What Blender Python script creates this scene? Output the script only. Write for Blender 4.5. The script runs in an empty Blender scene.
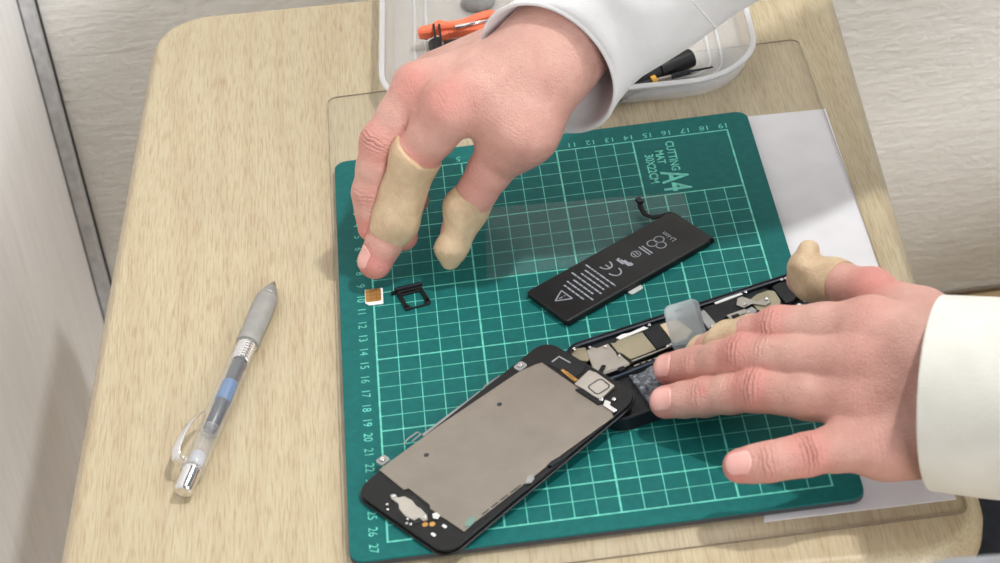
import bpy, bmesh, math, random
import numpy as np
from mathutils import Vector, Matrix
random.seed(7)
SC = bpy.context.scene
COL = SC.collection
# ------------------------------------------------------------------ camera
R = np.array([[0.9920592908902486, -0.08230151051345096, -0.09510428342373181],
              [-0.12564098828394998, -0.6141244736991414, -0.7791440642569155],
              [0.0057188653918001445, 0.7849061040474564, -0.6195883330144893]])
CP = np.array([0.0558242567709883, -0.919639332044848, 0.6446727876589378])
FPX = 2146.8420206517467
M3 = Matrix([[float(R.T[i, j]) for j in range(3)] for i in range(3)]) @ Matrix(((1, 0, 0), (0, -1, 0), (0, 0, -1)))
cd = bpy.data.cameras.new('camera')
cam = bpy.data.objects.new('camera', cd); COL.objects.link(cam)
cam.matrix_world = Matrix.Translation(Vector(CP.tolist())) @ M3.to_4x4()
cd.sensor_width = 36; cd.lens = FPX / 1000 * 36
cd.clip_start = 0.02; cd.clip_end = 30
cd.dof.use_dof = True; cd.dof.focus_distance = 1.075; cd.dof.aperture_fstop = 18
SC.camera = cam


def at(px, py, z=0.0):
    """photo pixel -> point of the horizontal plane at height z"""
    d = R.T @ np.array([(px - 500) / FPX, (py - 281.5) / FPX, 1.0])
    return CP + d * (z - CP[2]) / d[2]


def at_plane(px, py, p0, n):
    d = R.T @ np.array([(px - 500) / FPX, (py - 281.5) / FPX, 1.0])
    return CP + d * (np.dot(np.array(p0) - CP, n) / np.dot(d, n))


# ------------------------------------------------------------------ materials
def lin(c):
    return tuple((v / 255 / 12.92) if v / 255 <= .04045 else ((v / 255 + .055) / 1.055) ** 2.4 for v in c)


class NT:
    def __init__(s, name):
        s.m = bpy.data.materials.new(name); s.m.use_nodes = True
        s.t = s.m.node_tree; s.t.nodes.clear()
        s.out = s.n('ShaderNodeOutputMaterial')

    def n(s, typ, **kw):
        nd = s.t.nodes.new(typ)
        for k, v in kw.items():
            if k.startswith('i_'):
                nd.inputs[k[2:].replace('_', ' ')].default_value = v
            else:
                setattr(nd, k, v)
        return nd

    def l(s, a, b):
        s.t.links.new(a, b)

    def bsdf(s, col, rough=.5, metal=0, **kw):
        b = s.n('ShaderNodeBsdfPrincipled')
        b.inputs['Base Color'].default_value = (*lin(col), 1)
        b.inputs['Roughness'].default_value = rough
        b.inputs['Metallic'].default_value = metal
        for k, v in kw.items():
            b.inputs[k.replace('_', ' ')].default_value = v
        return b

    def coords(s, scale=(1, 1, 1), rot=(0, 0, 0), kind='Object'):
        tc = s.n('ShaderNodeTexCoord'); mp = s.n('ShaderNodeMapping')
        mp.inputs['Scale'].default_value = scale; mp.inputs['Rotation'].default_value = rot
        s.l(tc.outputs[kind], mp.inputs['Vector']); return mp.outputs['Vector']

    def noise(s, vec, scale, detail=3, rough=.5, dist=0):
        nz = s.n('ShaderNodeTexNoise')
        nz.inputs['Scale'].default_value = scale; nz.inputs['Detail'].default_value = detail
        nz.inputs['Roughness'].default_value = rough; nz.inputs['Distortion'].default_value = dist
        s.l(vec, nz.inputs['Vector']); return nz.outputs['Fac']

    def ramp(s, fac, stops):
        r = s.n('ShaderNodeValToRGB'); e = r.color_ramp.elements
        while len(e) < len(stops): e.new(.5)
        for k, (p, c) in enumerate(stops):
            e[k].position = p
            e[k].color = (*lin(c), 1) if len(c) == 3 else c
        s.l(fac, r.inputs['Fac']); return r.outputs['Color']

    def bump(s, h, b, strength=.3, dist=.001, prev=None):
        bp = s.n('ShaderNodeBump'); bp.inputs['Strength'].default_value = strength
        bp.inputs['Distance'].default_value = dist
        s.l(h, bp.inputs['Height'])
        if prev is not None: s.l(prev, bp.inputs['Normal'])
        if b is not None: s.l(bp.outputs['Normal'], b.inputs['Normal'])
        return bp.outputs['Normal']

    def done(s, sh):
        s.l(sh.outputs[0] if hasattr(sh, 'outputs') else sh, s.out.inputs['Surface']); return s.m


def plain(name, col, rough=.5, metal=0, nscale=900, nstr=.08, var=.06, **kw):
    """a solid colour with a faint procedural mottling and micro-bump"""
    t = NT(name); b = t.bsdf(col, rough, metal, **kw)
    v = t.coords(); f = t.noise(v, nscale * .15, 4)
    lo = tuple(max(0, c * (1 - var)) for c in col); hi = tuple(min(255, c * (1 + var)) for c in col)
    t.l(t.ramp(f, [(.3, lo), (.7, hi)]), b.inputs['Base Color'])
    t.bump(t.noise(v, nscale, 2), b, nstr, .0004)
    return t.done(b)


M = {}
# pale laminate wood
t = NT('pale_wood_laminate'); b = t.bsdf((222, 204, 165), .38)
v = t.coords((1, .11, 1), (0, 0, .05))
warp = t.noise(t.coords((1, .25, 1)), 9, 2)
f1 = t.noise(v, 760, 4, .6, .35)
wv = t.n('ShaderNodeTexWave', wave_type='BANDS', bands_direction='X')
wv.inputs['Scale'].default_value = 16; wv.inputs['Distortion'].default_value = 9
wv.inputs['Detail'].default_value = 3; wv.inputs['Detail Scale'].default_value = 1.2
t.l(t.coords((1, .16, 1)), wv.inputs['Vector'])
c1 = t.ramp(f1, [(.32, (176, 157, 129)), (.45, (186, 171, 142)), (.7, (195, 183, 152))])
c2 = t.ramp(wv.outputs['Fac'], [(.1, (186, 169, 138)), (.5, (196, 184, 153))])
mx = t.n('ShaderNodeMix', data_type='RGBA'); mx.inputs[0].default_value = .4
t.l(c1, mx.inputs[6]); t.l(c2, mx.inputs[7])
f3 = t.noise(t.coords((1, .05, 1)), 1300, 2, .5)
mx2 = t.n('ShaderNodeMix', data_type='RGBA', blend_type='MULTIPLY'); mx2.inputs[0].default_value = .55
t.l(mx.outputs[2], mx2.inputs[6]); t.l(t.ramp(f3, [(.38, (222, 208, 196)), (.5, (255, 255, 255))]), mx2.inputs[7])
t.l(mx2.outputs[2], b.inputs['Base Color']); t.bump(f3, b, .06, .0003)
M['wood'] = t.done(b)


def wallmat(name, col, horiz):
    t = NT(name); b = t.bsdf(col, .75)
    sc = (1, 1, 7) if horiz else (1, 1, .10)
    v = t.coords(sc)
    f = t.noise(v, 26 if horiz else 150, 5, .6, .6)
    g = t.noise(t.coords((1, 1, 1.6)), 70, 4, .6, 1.2)
    lo = tuple(c * .965 for c in col)
    t.l(t.ramp(f, [(.32, lo), (.62, col)]), b.inputs['Base Color'])
    n1 = t.bump(f, None, .35 if horiz else .12, .003)
    t.bump(t.ramp(g, [(.46, (0, 0, 0)), (.56, (255, 255, 255))]), b, .22 if horiz else .04, .002, n1)
    return t.done(b)


M['wall_back'] = wallmat('embossed_wallpaper', (243, 242, 238), True)
M['wall_left'] = wallmat('brushed_wall_panel', (244, 243, 244), False)
M['post'] = plain('grey_metal_post', (200, 201, 204), .5, .1)
M['gap'] = plain('dark_gap', (52, 54, 58), .8)
M['floor'] = plain('tan_floor', (176, 152, 112), .5, 0, 60)
M['mat'] = plain('green_cutting_mat', (15, 99, 97), .6, 0, 1600, .12, .05, Specular_IOR_Level=.22)
M['mat_edge'] = plain('dark_mat_core', (62, 62, 66), .7)
M['print'] = plain('mint_printing_ink', (96, 196, 178), .45, 0, 1600, .1, .12)
M['paper'] = plain('white_paper', (232, 231, 236), .7, 0, 500, .1, .02)
M['black'] = plain('black_plastic', (17, 18, 20), .42, 0, 700, .12, .15, Specular_IOR_Level=.35)
M['blackgloss'] = plain('black_glass', (12, 13, 15), .34, 0, 700, .02, .1)
M['blackmatte'] = plain('matte_black_sheet', (33, 34, 37), .7, 0, 900, .25, .12, Specular_IOR_Level=.3)
M['slate'] = plain('slate_anodised_metal', (38, 42, 50), .35, .6, 700, .05, .12)
M['steel'] = plain('brushed_steel_shield', (150, 143, 134), .40, .85, 500, .10, .03)
M['nickel'] = plain('pale_nickel_shield', (190, 185, 177), .4, .75, 400, .1, .05)
M['gold_shield'] = plain('tarnished_shield', (178, 170, 146), .42, .7, 300, .2, .09)
M['chrome'] = plain('bright_screw_metal', (230, 230, 230), .16, 1, 400, .05, .03)
M['copper'] = plain('copper_contact', (206, 158, 92), .3, .8, 900, .1, .08)
M['board'] = plain('dark_circuit_board', (24, 30, 32), .45, 0, 1200, .5, .3)
M['tape'] = plain('beige_tape', (196, 178, 150), .6, 0, 700, .2, .06)
M['white'] = plain('white_plastic', (236, 236, 236), .4, 0, 700, .05, .02)
M['wprint'] = plain('pale_grey_print', (150, 154, 164), .5)
M['orange'] = plain('coral_orange_plastic', (255, 126, 88), .35, 0, 500, .05, .05)
M['yellow'] = plain('yellow_band', (214, 160, 40), .4)
M['grey'] = plain('grey_plastic', (150, 150, 150), .5)
M['cot'] = None
t = NT('latex_finger_cot'); b = t.bsdf((222, 196, 158), .55, 0, Subsurface_Weight=.15, Subsurface_Scale=.003)
v = t.coords(); f = t.noise(v, 130, 4, .6)
t.l(t.ramp(f, [(.3, (192, 165, 133)), (.7, (212, 188, 156))]), b.inputs['Base Color'])
n1 = t.bump(t.noise(t.coords((1, 1, .35)), 420, 3, .6, .6), None, .5, .0012)
t.bump(t.noise(v, 1900, 2), b, .15, .0004, n1); M['cot'] = t.done(b)
# fabric sleeve
t = NT('off_white_fleece'); b = t.bsdf((236, 235, 228), .85, 0, Sheen_Weight=.25)
v = t.coords(); n1 = t.bump(t.noise(v, 26, 3, .5), None, .35, .004)
t.bump(t.noise(v, 1500, 3, .7), b, .35, .0006, n1)
t.l(t.ramp(t.noise(v, 60, 4), [(.3, (220, 219, 210)), (.7, (228, 227, 219))]), b.inputs['Base Color']); M['sleeve'] = t.done(b)
t = NT('white_sleeve'); b = t.bsdf((236, 236, 236), .8, 0, Sheen_Weight=.2)
v = t.coords(); n1 = t.bump(t.noise(v, 22, 3, .5), None, .3, .004)
t.bump(t.noise(v, 1500, 3, .7), b, .3, .0006, n1)
t.l(t.ramp(t.noise(v, 60, 4), [(.3, (218, 219, 221)), (.7, (226, 227, 229))]), b.inputs['Base Color']); M['sleeve2'] = t.done(b)
M['trousers'] = plain('dark_navy_cloth', (26, 31, 40), .9, 0, 1200, .3, .15)
# skin: flush + knuckle creases come from attributes of the mesh
t = NT('skin'); b = t.bsdf((222, 172, 156), .48, 0, Subsurface_Weight=.10, Subsurface_Scale=.0022)
b.inputs['Subsurface Radius'].default_value = (1.0, .35, .2)
v = t.coords()
fl = t.n('ShaderNodeAttribute', attribute_name='flush')
base = t.ramp(t.noise(v, 45, 5, .6), [(.28, (198, 147, 134)), (.5, (210, 162, 149)), (.75, (222, 179, 166))])
mx = t.n('ShaderNodeMix', data_type='RGBA'); mx.inputs[7].default_value = (*lin((216, 112, 108)), 1)
t.l(fl.outputs['Fac'], mx.inputs[0]); t.l(base, mx.inputs[6]); 
ks = t.n('ShaderNodeAttribute', attribute_name='crease_s'); kw = t.n('ShaderNodeAttribute', attribute_name='crease_w')
wob = t.noise(v, 260, 3, .6)
ad = t.n('ShaderNodeMath', operation='MULTIPLY_ADD'); ad.inputs[1].default_value = .0035
t.l(wob, ad.inputs[0]); t.l(ks.outputs['Fac'], ad.inputs[2])
mu = t.n('ShaderNodeMath', operation='MULTIPLY'); mu.inputs[1].default_value = 2 * math.pi / .0021
t.l(ad.outputs[0], mu.inputs[0]); sn = t.n('ShaderNodeMath', operation='SINE'); t.l(mu.outputs[0], sn.inputs[0])
pw = t.n('ShaderNodeMath', operation='MULTIPLY_ADD'); pw.inputs[1].default_value = .5; pw.inputs[2].default_value = .5
t.l(sn.outputs[0], pw.inputs[0])
pp = t.n('ShaderNodeMath', operation='POWER'); pp.inputs[1].default_value = .45; t.l(pw.outputs[0], pp.inputs[0])
hm = t.n('ShaderNodeMath', operation='SUBTRACT'); hm.inputs[0].default_value = 1; t.l(pp.outputs[0], hm.inputs[1])
hw = t.n('ShaderNodeMath', operation='MULTIPLY'); t.l(hm.outputs[0], hw.inputs[0]); t.l(kw.outputs['Fac'], hw.inputs[1])
inv = t.n('ShaderNodeMath', operation='MULTIPLY'); inv.inputs[1].default_value = -1; t.l(hw.outputs[0], inv.inputs[0])
n1 = t.bump(inv.outputs[0], None, 1.0, .0012)
n2 = t.bump(t.noise(t.coords((1, 2.4, 1), (0, 0, -.2)), 480, 5, .7, .5), None, .6, .0010, n1)
vo = t.n('ShaderNodeTexVoronoi', feature='DISTANCE_TO_EDGE'); vo.inputs['Scale'].default_value = 700; t.l(t.coords((1, .6, 1), (0, 0, .4)), vo.inputs['Vector'])
n3 = t.bump(vo.outputs['Distance'], None, .45, .0007, n2)
t.bump(t.noise(v, 85, 3), b, .4, .0020, n3)
mc = t.n('ShaderNodeMix', data_type='RGBA'); mc.inputs[7].default_value = (*lin((176, 104, 94)), 1)
hh = t.n('ShaderNodeMath', operation='MULTIPLY'); hh.inputs[1].default_value = .55; t.l(hw.outputs[0], hh.inputs[0])
t.l(hh.outputs[0], mc.inputs[0]); t.l(mx.outputs[2], mc.inputs[6]); t.l(mc.outputs[2], b.inputs['Base Color'])
M['skin'] = t.done(b)
M['nail'] = plain('fingernail', (234, 176, 168), .22, 0, 600, .03, .03, Subsurface_Weight=.1, Subsurface_Scale=.002, Coat_Weight=.4)


def clearmat(name, col, amount, rough=.08, gloss=.6):
    """a clear film: mostly see-through, some milky body, a fresnel sheen"""
    t = NT(name)
    tr = t.n('ShaderNodeBsdfTransparent'); tr.inputs[0].default_value = (*[.99] * 3, 1)
    b = t.bsdf(col, rough); b.inputs['Specular IOR Level'].default_value = .5
    m1 = t.n('ShaderNodeMixShader'); m1.inputs[0].default_value = amount
    t.l(tr.outputs[0], m1.inputs[1]); t.l(b.outputs[0], m1.inputs[2])
    gl = t.n('ShaderNodeBsdfGlossy'); gl.inputs['Roughness'].default_value = rough
    fr = t.n('ShaderNodeFresnel'); fr.inputs['IOR'].default_value = 1.45
    mu = t.n('ShaderNodeMath', operation='MULTIPLY'); mu.inputs[1].default_value = gloss; 
    ge = t.n('ShaderNodeNewGeometry'); fb = t.n('ShaderNodeMath', operation='SUBTRACT'); fb.inputs[0].default_value = 1
    t.l(ge.outputs['Backfacing'], fb.inputs[1]); fm = t.n('ShaderNodeMath', operation='MULTIPLY')
    t.l(fr.outputs[0], fm.inputs[0]); t.l(fb.outputs[0], fm.inputs[1]); t.l(fm.outputs[0], mu.inputs[0])
    m2 = t.n('ShaderNodeMixShader'); t.l(mu.outputs[0], m2.inputs[0])
    t.l(m1.outputs[0], m2.inputs[1]); t.l(gl.outputs[0], m2.inputs[2])
    v = t.coords(); nr = t.bump(t.noise(v, 120, 3), None, .05, .001)
    t.l(nr, b.inputs['Normal']); t.l(nr, gl.inputs['Normal'])
    return t.done(m2)


M['sheet'] = clearmat('clear_vinyl_sheet', (225, 222, 215), .025, .12, .5)
M['sheet_edge'] = clearmat('sheet_cut_edge', (112, 98, 84), .8, .3)
M['film'] = clearmat('clear_film', (225, 230, 230), .035, .15, .3)
M['tray'] = clearmat('frosted_polypropylene', (228, 229, 232), .30, .25, .8)
M['tray_rim'] = clearmat('frosted_polypropylene_thick', (226, 227, 230), .6, .25, .8)
M['gel'] = clearmat('milky_gel_tab', (185, 198, 202), .5, .25, .8)
M['penclear'] = clearmat('clear_pen_barrel', (226, 228, 228), .10, .06, 1.6)
t = NT('crinkled_bag'); tr = t.n('ShaderNodeBsdfTransparent'); tr.inputs[0].default_value = (.9, .9, .92, 1)
b = t.bsdf((165, 172, 182), .12)
v = t.coords(); vo = t.n('ShaderNodeTexVoronoi', feature='DISTANCE_TO_EDGE'); vo.inputs['Scale'].default_value = 170
t.l(v, vo.inputs['Vector']); nr = t.bump(t.noise(v, 330, 4, .6, 1.0), None, 1.0, .002); t.l(nr, b.inputs['Normal'])
rr = t.ramp(t.noise(v, 240, 3, .6, 1.2), [(.44, (0, 0, 0)), (.68, (255, 255, 255))])
ms = t.n('ShaderNodeMixShader'); mm = t.n('ShaderNodeMath', operation='MULTIPLY_ADD'); mm.inputs[1].default_value = .5; mm.inputs[2].default_value = .18
t.l(rr, mm.inputs[0]); t.l(mm.outputs[0], ms.inputs[0])
t.l(tr.outputs[0], ms.inputs[1]); t.l(b.outputs[0], ms.inputs[2]); M['bag'] = t.done(ms)


# ------------------------------------------------------------------ object helpers
def link(name, me, mats, parent=None, smooth=False, bevel=0, seg=2):
    o = bpy.data.objects.new(name, me); COL.objects.link(o)
    for m in (mats if isinstance(mats, (list, tuple)) else [mats]): me.materials.append(m)
    if smooth:
        for p in me.polygons: p.use_smooth = True
    if bevel:
        md = o.modifiers.new('bevel', 'BEVEL'); md.width = bevel; md.segments = seg; md.limit_method = 'ANGLE'; md.angle_limit = .6
        md.harden_normals = False
    if parent is not None:
        o.parent = parent; o.matrix_parent_inverse = parent.matrix_basis.inverted()
    return o


def frombm(name, bm, mats, parent=None, **kw):
    bmesh.ops.recalc_face_normals(bm, faces=bm.faces)
    me = bpy.data.meshes.new(name); bm.to_mesh(me); bm.free()
    return link(name, me, mats, parent, **kw)


def tag(o, label=None, cat=None, group=None, kind=None):
    if label: o['label'] = label
    if cat: o['category'] = cat
    if group: o['group'] = group
    if kind: o['kind'] = kind
    return o


def thing(name, loc, label, cat, group=None):
    o = bpy.data.objects.new(name, None); COL.objects.link(o)
    o.empty_display_size = .01; o.location = loc
    return tag(o, label, cat, group)


def prism(bm, pts, h, n=(0, 0, 1), holes=None):
    """pts: top outline (3-D, any plane); extruded by h against n"""
    n = np.array(n, float)
    top = [bm.verts.new(tuple(p)) for p in pts]
    bot = [bm.verts.new(tuple(np.array(p) - n * h)) for p in pts]
    k = len(pts)
    bm.faces.new(top); bm.faces.new(bot[::-1])
    for i in range(k):
        bm.faces.new((top[i], bot[i], bot[(i + 1) % k], top[(i + 1) % k]))


def rrect(w, h, r, seg=8, cx=0, cy=0):
    r = min(r, w / 2 - 1e-5, h / 2 - 1e-5); out = []
    for sx, sy, a0 in ((1, 1, 0), (-1, 1, 90), (-1, -1, 180), (1, -1, 270)):
        for k in range(seg + 1):
            a = math.radians(a0 + 90 * k / seg)
            out.append((cx + sx * (w / 2 - r) + r * math.cos(a), cy + sy * (h / 2 - r) + r * math.sin(a)))
    return out


def circ(cx, cy, r, n=20):
    return [(cx + r * math.cos(2 * math.pi * k / n), cy + r * math.sin(2 * math.pi * k / n)) for k in range(n)]


def loft(bm, rings, cap0=True, cap1=True, closed=True):
    vs = [[bm.verts.new(tuple(p)) for p in r] for r in rings]
    k = len(rings[0])
    for a, b in zip(vs, vs[1:]):
        for i in range(k if closed else k - 1):
            bm.faces.new((a[i], a[(i + 1) % k], b[(i + 1) % k], b[i]))
    if cap0: bm.faces.new(vs[0][::-1])
    if cap1: bm.faces.new(vs[-1])
    return vs


def tube(bm, path, rad, n=16, flat=1.0, up=(0, 0, 1), cap=True):
    path = [np.array(p, float) for p in path]
    rings = []
    for i, p in enumerate(path):
        d = path[min(i + 1, len(path) - 1)] - path[max(i - 1, 0)]; d /= np.linalg.norm(d)
        s = np.cross(d, np.array(up, float)); s /= np.linalg.norm(s); u = np.cross(s, d)
        r = rad[i] if isinstance(rad, (list, tuple)) else rad
        rings.append([p + r * (math.cos(2 * math.pi * k / n) * s + flat * math.sin(2 * math.pi * k / n) * u) for k in range(n)])
    loft(bm, rings, cap, cap)


def mesh_obj(name, builder, mats, parent=None, **kw):
    bm = bmesh.new(); builder(bm); return frombm(name, bm, mats, parent, **kw)


def px_prism(name, pts, z, h, mat, parent=None, bevel=.00015, plane=None, **kw):
    bm = bmesh.new()
    if plane is None: prism(bm, [at(x, y, z) for x, y in pts], h)
    else:
        p0, n = plane
        prism(bm, [at_plane(x, y, p0 + n * z, n) for x, y in pts], h, n)
    return frombm(name, bm, mat, parent, bevel=bevel, seg=1, **kw)


def text_bm(s, size, origin, bdir, udir, n=(0, 0, 1), bold=0.0, align='CENTER', lift=0.0):
    """text as flat filled geometry laid in a plane: returns list of (verts, faces)"""
    cu = bpy.data.curves.new('t', 'FONT'); cu.body = s; cu.size = size; cu.align_x = align; cu.align_y = 'CENTER'
    cu.offset = bold; cu.resolution_u = 3
    ob = bpy.data.objects.new('t', cu); COL.objects.link(ob)
    dg = bpy.context.evaluated_depsgraph_get(); dg.update()
    me = ob.evaluated_get(dg).to_mesh()
    o, b_, u_ = (np.array(q, float) for q in (origin, bdir, udir)); nn = np.array(n, float)
    V = [o + b_ * v.co.x + u_ * v.co.y + nn * lift for v in me.vertices]
    F = [tuple(p.vertices) for p in me.polygons]
    ob.to_mesh_clear(); bpy.data.objects.remove(ob); bpy.data.curves.remove(cu)
    return V, F


def add_vf(bm, V, F):
    vs = [bm.verts.new(tuple(v)) for v in V]
    for f in F:
        try: bm.faces.new([vs[i] for i in f])
        except ValueError: pass


def strip(bm, a, b, w, z=None, n=(0, 0, 1)):
    a, b, n = (np.array(q, float) for q in (a, b, n)); d = b - a; d /= np.linalg.norm(d)
    s = np.cross(n, d) * w / 2
    bm.faces.new([bm.verts.new(tuple(q)) for q in (a - s, b - s, b + s, a + s)])


# ------------------------------------------------------------------ the setting
TZ = -0.0045                 # table top surface
WY, WX, FZ = 0.35, -0.2245, -0.4260
def plane_box(bm, x0, x1, y0, y1, z0, z1):
    prism(bm, [(x0, y0, z1), (x1, y0, z1), (x1, y1, z1), (x0, y1, z1)], z1 - z0)
tag(mesh_obj('wall_back', lambda bm: plane_box(bm, WX - .02, 1.6, WY, WY + .05, FZ, 1.6), M['wall_back']), kind='structure')
tag(mesh_obj('wall_left', lambda bm: plane_box(bm, WX - .06, WX - .0065, -.55, WY, FZ, 1.6), M['wall_left']), kind='structure')
tag(mesh_obj('floor', lambda bm: plane_box(bm, -.3, 1.6, -1.6, .4, FZ - .03, FZ), M['floor']), kind='structure')
tag(mesh_obj('baseboard_back', lambda bm: plane_box(bm, WX, 1.6, WY - .003, WY, FZ, FZ + .004), plain('brown_skirting', (120, 104, 84), .6), bevel=.001), kind='structure')
# corner post: grey strip, dark joints on both sides
po = tag(mesh_obj('trim_1', lambda bm: plane_box(bm, WX - .0055, WX + .0035, WY - .012, WY, FZ, 1.6), M['post'], bevel=.001), kind='structure')
mesh_obj('joint', lambda bm: plane_box(bm, WX - .0065, WX - .0055, WY - .010, WY, FZ, 1.6), M['gap'], po)
mesh_obj('joint', lambda bm: plane_box(bm, WX + .0035, WX + .0047, WY - .003, WY, FZ, 1.6), M['gap'], po)

# ------------------------------------------------------------------ table
TA = math.radians(-3.0)
TC = np.array([.0642, -.0601, 0.0]); TW, TD = .3960, .4935
def tl(x, y, z):
    c, s = math.cos(TA), math.sin(TA)
    return (TC[0] + c * x - s * y, TC[1] + s * x + c * y, z)
table = thing('side_table', (TC[0], TC[1], FZ), 'small low table with a pale wood-grain laminate top and rounded corners', 'table')
def top(bm):
    rings = []
    prof = [(-.004, -.0250), (-.0005, -.0235), (0, -.021), (0, -.0120), (-.0010, -.0095), (-.0042, -.0056), (-.0055, -.0047), (-.0075, TZ)]
    for off, z in prof:
        rings.append([tl(x, y, z) for x, y in rrect(TW + 2 * off, TD + 2 * off, .034 + off, 12)])
    loft(bm, rings)
tt = mesh_obj('tabletop', top, M['wood'], table, smooth=False)
for p in tt.data.polygons: p.use_smooth = len(p.vertices) == 4
def leg(sx, sy):
    def f(bm):
        loft(bm, [[tl(x, y, z) for x, y in rrect(w, w, .006, 4, sx * (TW / 2 - .035), sy * (TD / 2 - .035))] for w, z in ((.024, FZ), (.032, -.030))])
    return f
for sx in (-1, 1):
    for sy in (-1, 1):
        mesh_obj('leg', leg(sx, sy), M['wood'], table)
def apron(sy):
    y = sy * (TD / 2 - .035)
    return lambda bm: prism(bm, [tl(x, q, -.0252) for x, q in ((-TW / 2 + .052, y - .008), (TW / 2 - .052, y - .008), (TW / 2 - .052, y + .008), (-TW / 2 + .052, y + .008))], .05)
for sy in (-1, 1): mesh_obj('apron', apron(sy), M['wood'], table)

# paper
ppts = [at(752, 117, TZ), at(826, 110, TZ), at(956, 498, TZ), at(700, 535, TZ), at(640, 300, TZ)]
def paperf(bm):
    q = [np.array((.19, .0165, TZ + .0003)), np.array((.2447, .0138, TZ + .0003)), at(956, 499, TZ + .0003), at(956, 499, TZ + .0003) * -.2 + at(796, 518, TZ + .0003) * 1.2, np.array((.175, -.20, TZ + .0003))]
    prism(bm, q, .00025)
tag(mesh_obj('paper', paperf, M['paper']), 'plain white paper under the clear sheet, sticking out right of the green mat', 'paper')

# clear vinyl sheet
def sheetf(bm):
    w, h = .2625, .3755
    cx, cy = (-.0195 + .2435) / 2, (.0835 - .2925) / 2
    rings = [[(x, y, z) for x, y in rrect(w + o, h + o, .005, 5, cx, cy)] for o, z in ((0, -.0041), (0, -.0032), (-.0003, -.00305))]
    vs = loft(bm, rings)
sh = tag(mesh_obj('clear_desk_sheet', sheetf, [M['sheet'], M['sheet_edge']]), 'thin clear plastic desk sheet lying on the wooden table beneath the green mat', 'desk sheet')
for p in sh.data.polygons:
    if abs(p.normal.z) < .9: p.material_index = 1

# ------------------------------------------------------------------ cutting mat
mat = thing('cutting_mat', (.093, -.132, -.003), 'dark green cutting mat with a light green centimetre grid and numbers', 'cutting mat')
MX0, MX1, MY0, MY1 = -.0165, .2025, -.2795, .0155
def slab(z0, z1, o=0):
    def f(bm):
        loft(bm, [[(x, y, z) for x, y in rrect(MX1 - MX0 + 2 * q, MY1 - MY0 + 2 * q, .0065, 8, (MX0 + MX1) / 2, (MY0 + MY1) / 2)] for z, q in ((z0, o), (z1 - .0002, o), (z1, o - .0002))])
    return f
mesh_obj('core', slab(-.003, -.0008), M['mat_edge'], mat)
mesh_obj('surface', slab(-.0008, 0), M['mat'], mat)
def gridf(bm):
    z = .00004; c = .01
    def vline(u, v0, v1, w): strip(bm, (u * c, -v0 * c, z), (u * c, -v1 * c, z), w)
    def hline(v, u0, u1, w): strip(bm, (u0 * c, -v * c, z + .00001), (u1 * c, -v * c, z + .00001), w)
    th, bo = .00042, .00085
    e = .04
    for u in range(0, 20):
        w = bo if u in (0, 5, 10, 15, 19) else th
        vline(u, 5 if 13 < u < 19 else 0, 27, w)
    vline(14, 0, 5, bo)
    for vv in range(0, 28):
        w = bo if vv in (0, 5, 10, 15, 20, 25, 27) else th
        hline(vv, -e, 14 if 0 < vv < 5 else 19 + e, w)
mesh_obj('printed_grid', gridf, M['print'], mat)
def numsf(bm):
    for k in range(1, 28):
        add_vf(bm, *text_bm(str(k), .0058, (-.0062, -.01 * k - .0028, .00005), (0, -1, 0), (1, 0, 0)))
    for k in range(1, 20):
        add_vf(bm, *text_bm(str(k), .0058, (.01 * k - .0014, .0042, .00005), (-1, 0, 0), (0, -1, 0)))
mesh_obj('printed_numbers', numsf, M['print'], mat)
def lettf(bm):
    D, U = (0, -1, 0), (1, 0, 0)
    add_vf(bm, *text_bm('CUTTING', .0061, (.1585, -.0170, .00005), D, U, bold=.00012))
    add_vf(bm, *text_bm('MAT', .0060, (.1522, -.0168, .00005), D, U, bold=.00012))
    add_vf(bm, *text_bm('30X22CM', .0062, (.1465, -.0262, .00005), D, U, bold=.00012))
    add_vf(bm, *text_bm('A4', .0195, (.1565, -.0390, .00005), (0, -.78, 0), U, bold=.0003))
mesh_obj('printed_lettering', lettf, M['print'], mat)

# clear film lying on the mat under the battery
fp = [at(485, 208, .0003), at(683, 192, .0003), at(700, 250, .0003), at(600, 262, .0003), at(487, 280, .0003)]
tag(mesh_obj('plastic_film', lambda bm: prism(bm, fp, .0002), M['film']), 'flat piece of clear plastic film on the green mat under the battery', 'film')

# ------------------------------------------------------------------ battery
bL, bB, bR, bT = (at(*q, .0042) for q in ((527, 291.5), (567, 320), (712, 238), (672, 210.5)))
bc = (bL + bB + bR + bT) / 4
ex = (bR + bT - bL - bB); ex /= np.linalg.norm(ex); ey = np.cross([0, 0, 1], ex)
blen, bwid = .0900, .0314
bc = bc - ex * .0008
bat = thing('battery', (bc[0], bc[1], .0004), 'flat black phone battery with small grey printed symbols on the green mat', 'battery')
BZ = .0004
def bl(x, y, z): return bc * np.array([1, 1, 0]) + ex * x + ey * y + np.array([0, 0, z])
def batf(bm):
    rings = []
    for o, z in ((-.0006, BZ), (0, BZ + .0005), (0, BZ + .0031), (-.0007, BZ + .0037)):
        rings.append([bl(x, y, z) for x, y in rrect(blen + 2 * o, bwid + 2 * o, .0016, 4)])
    loft(bm, rings)
mesh_obj('cell', batf, M['black'], bat, bevel=.0002)
def flap(bm):  # folded end with protection circuit
    loft(bm, [[bl(blen / 2 + x, y, z) for y, z in ((-bwid / 2 + .001, BZ), (bwid / 2 - .001, BZ), (bwid / 2 - .001, BZ + t_), (-bwid / 2 + .001, BZ + t_))] for x, t_ in ((-.001, .0036), (.0022, .0028), (.0028, .0006))])
mesh_obj('end_flap', flap, M['black'], bat)
def connf(bm):
    path = [at(671, 213.5, .002), at(662, 216, .0022), at(653, 217.5, .0026), at(645, 214.5, .0036), at(641, 208, .0050), at(639.5, 201, .0062)]
    tube(bm, path, [.0018, .0017, .0016, .0015, .0014, .0014], 8, .4)
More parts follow.
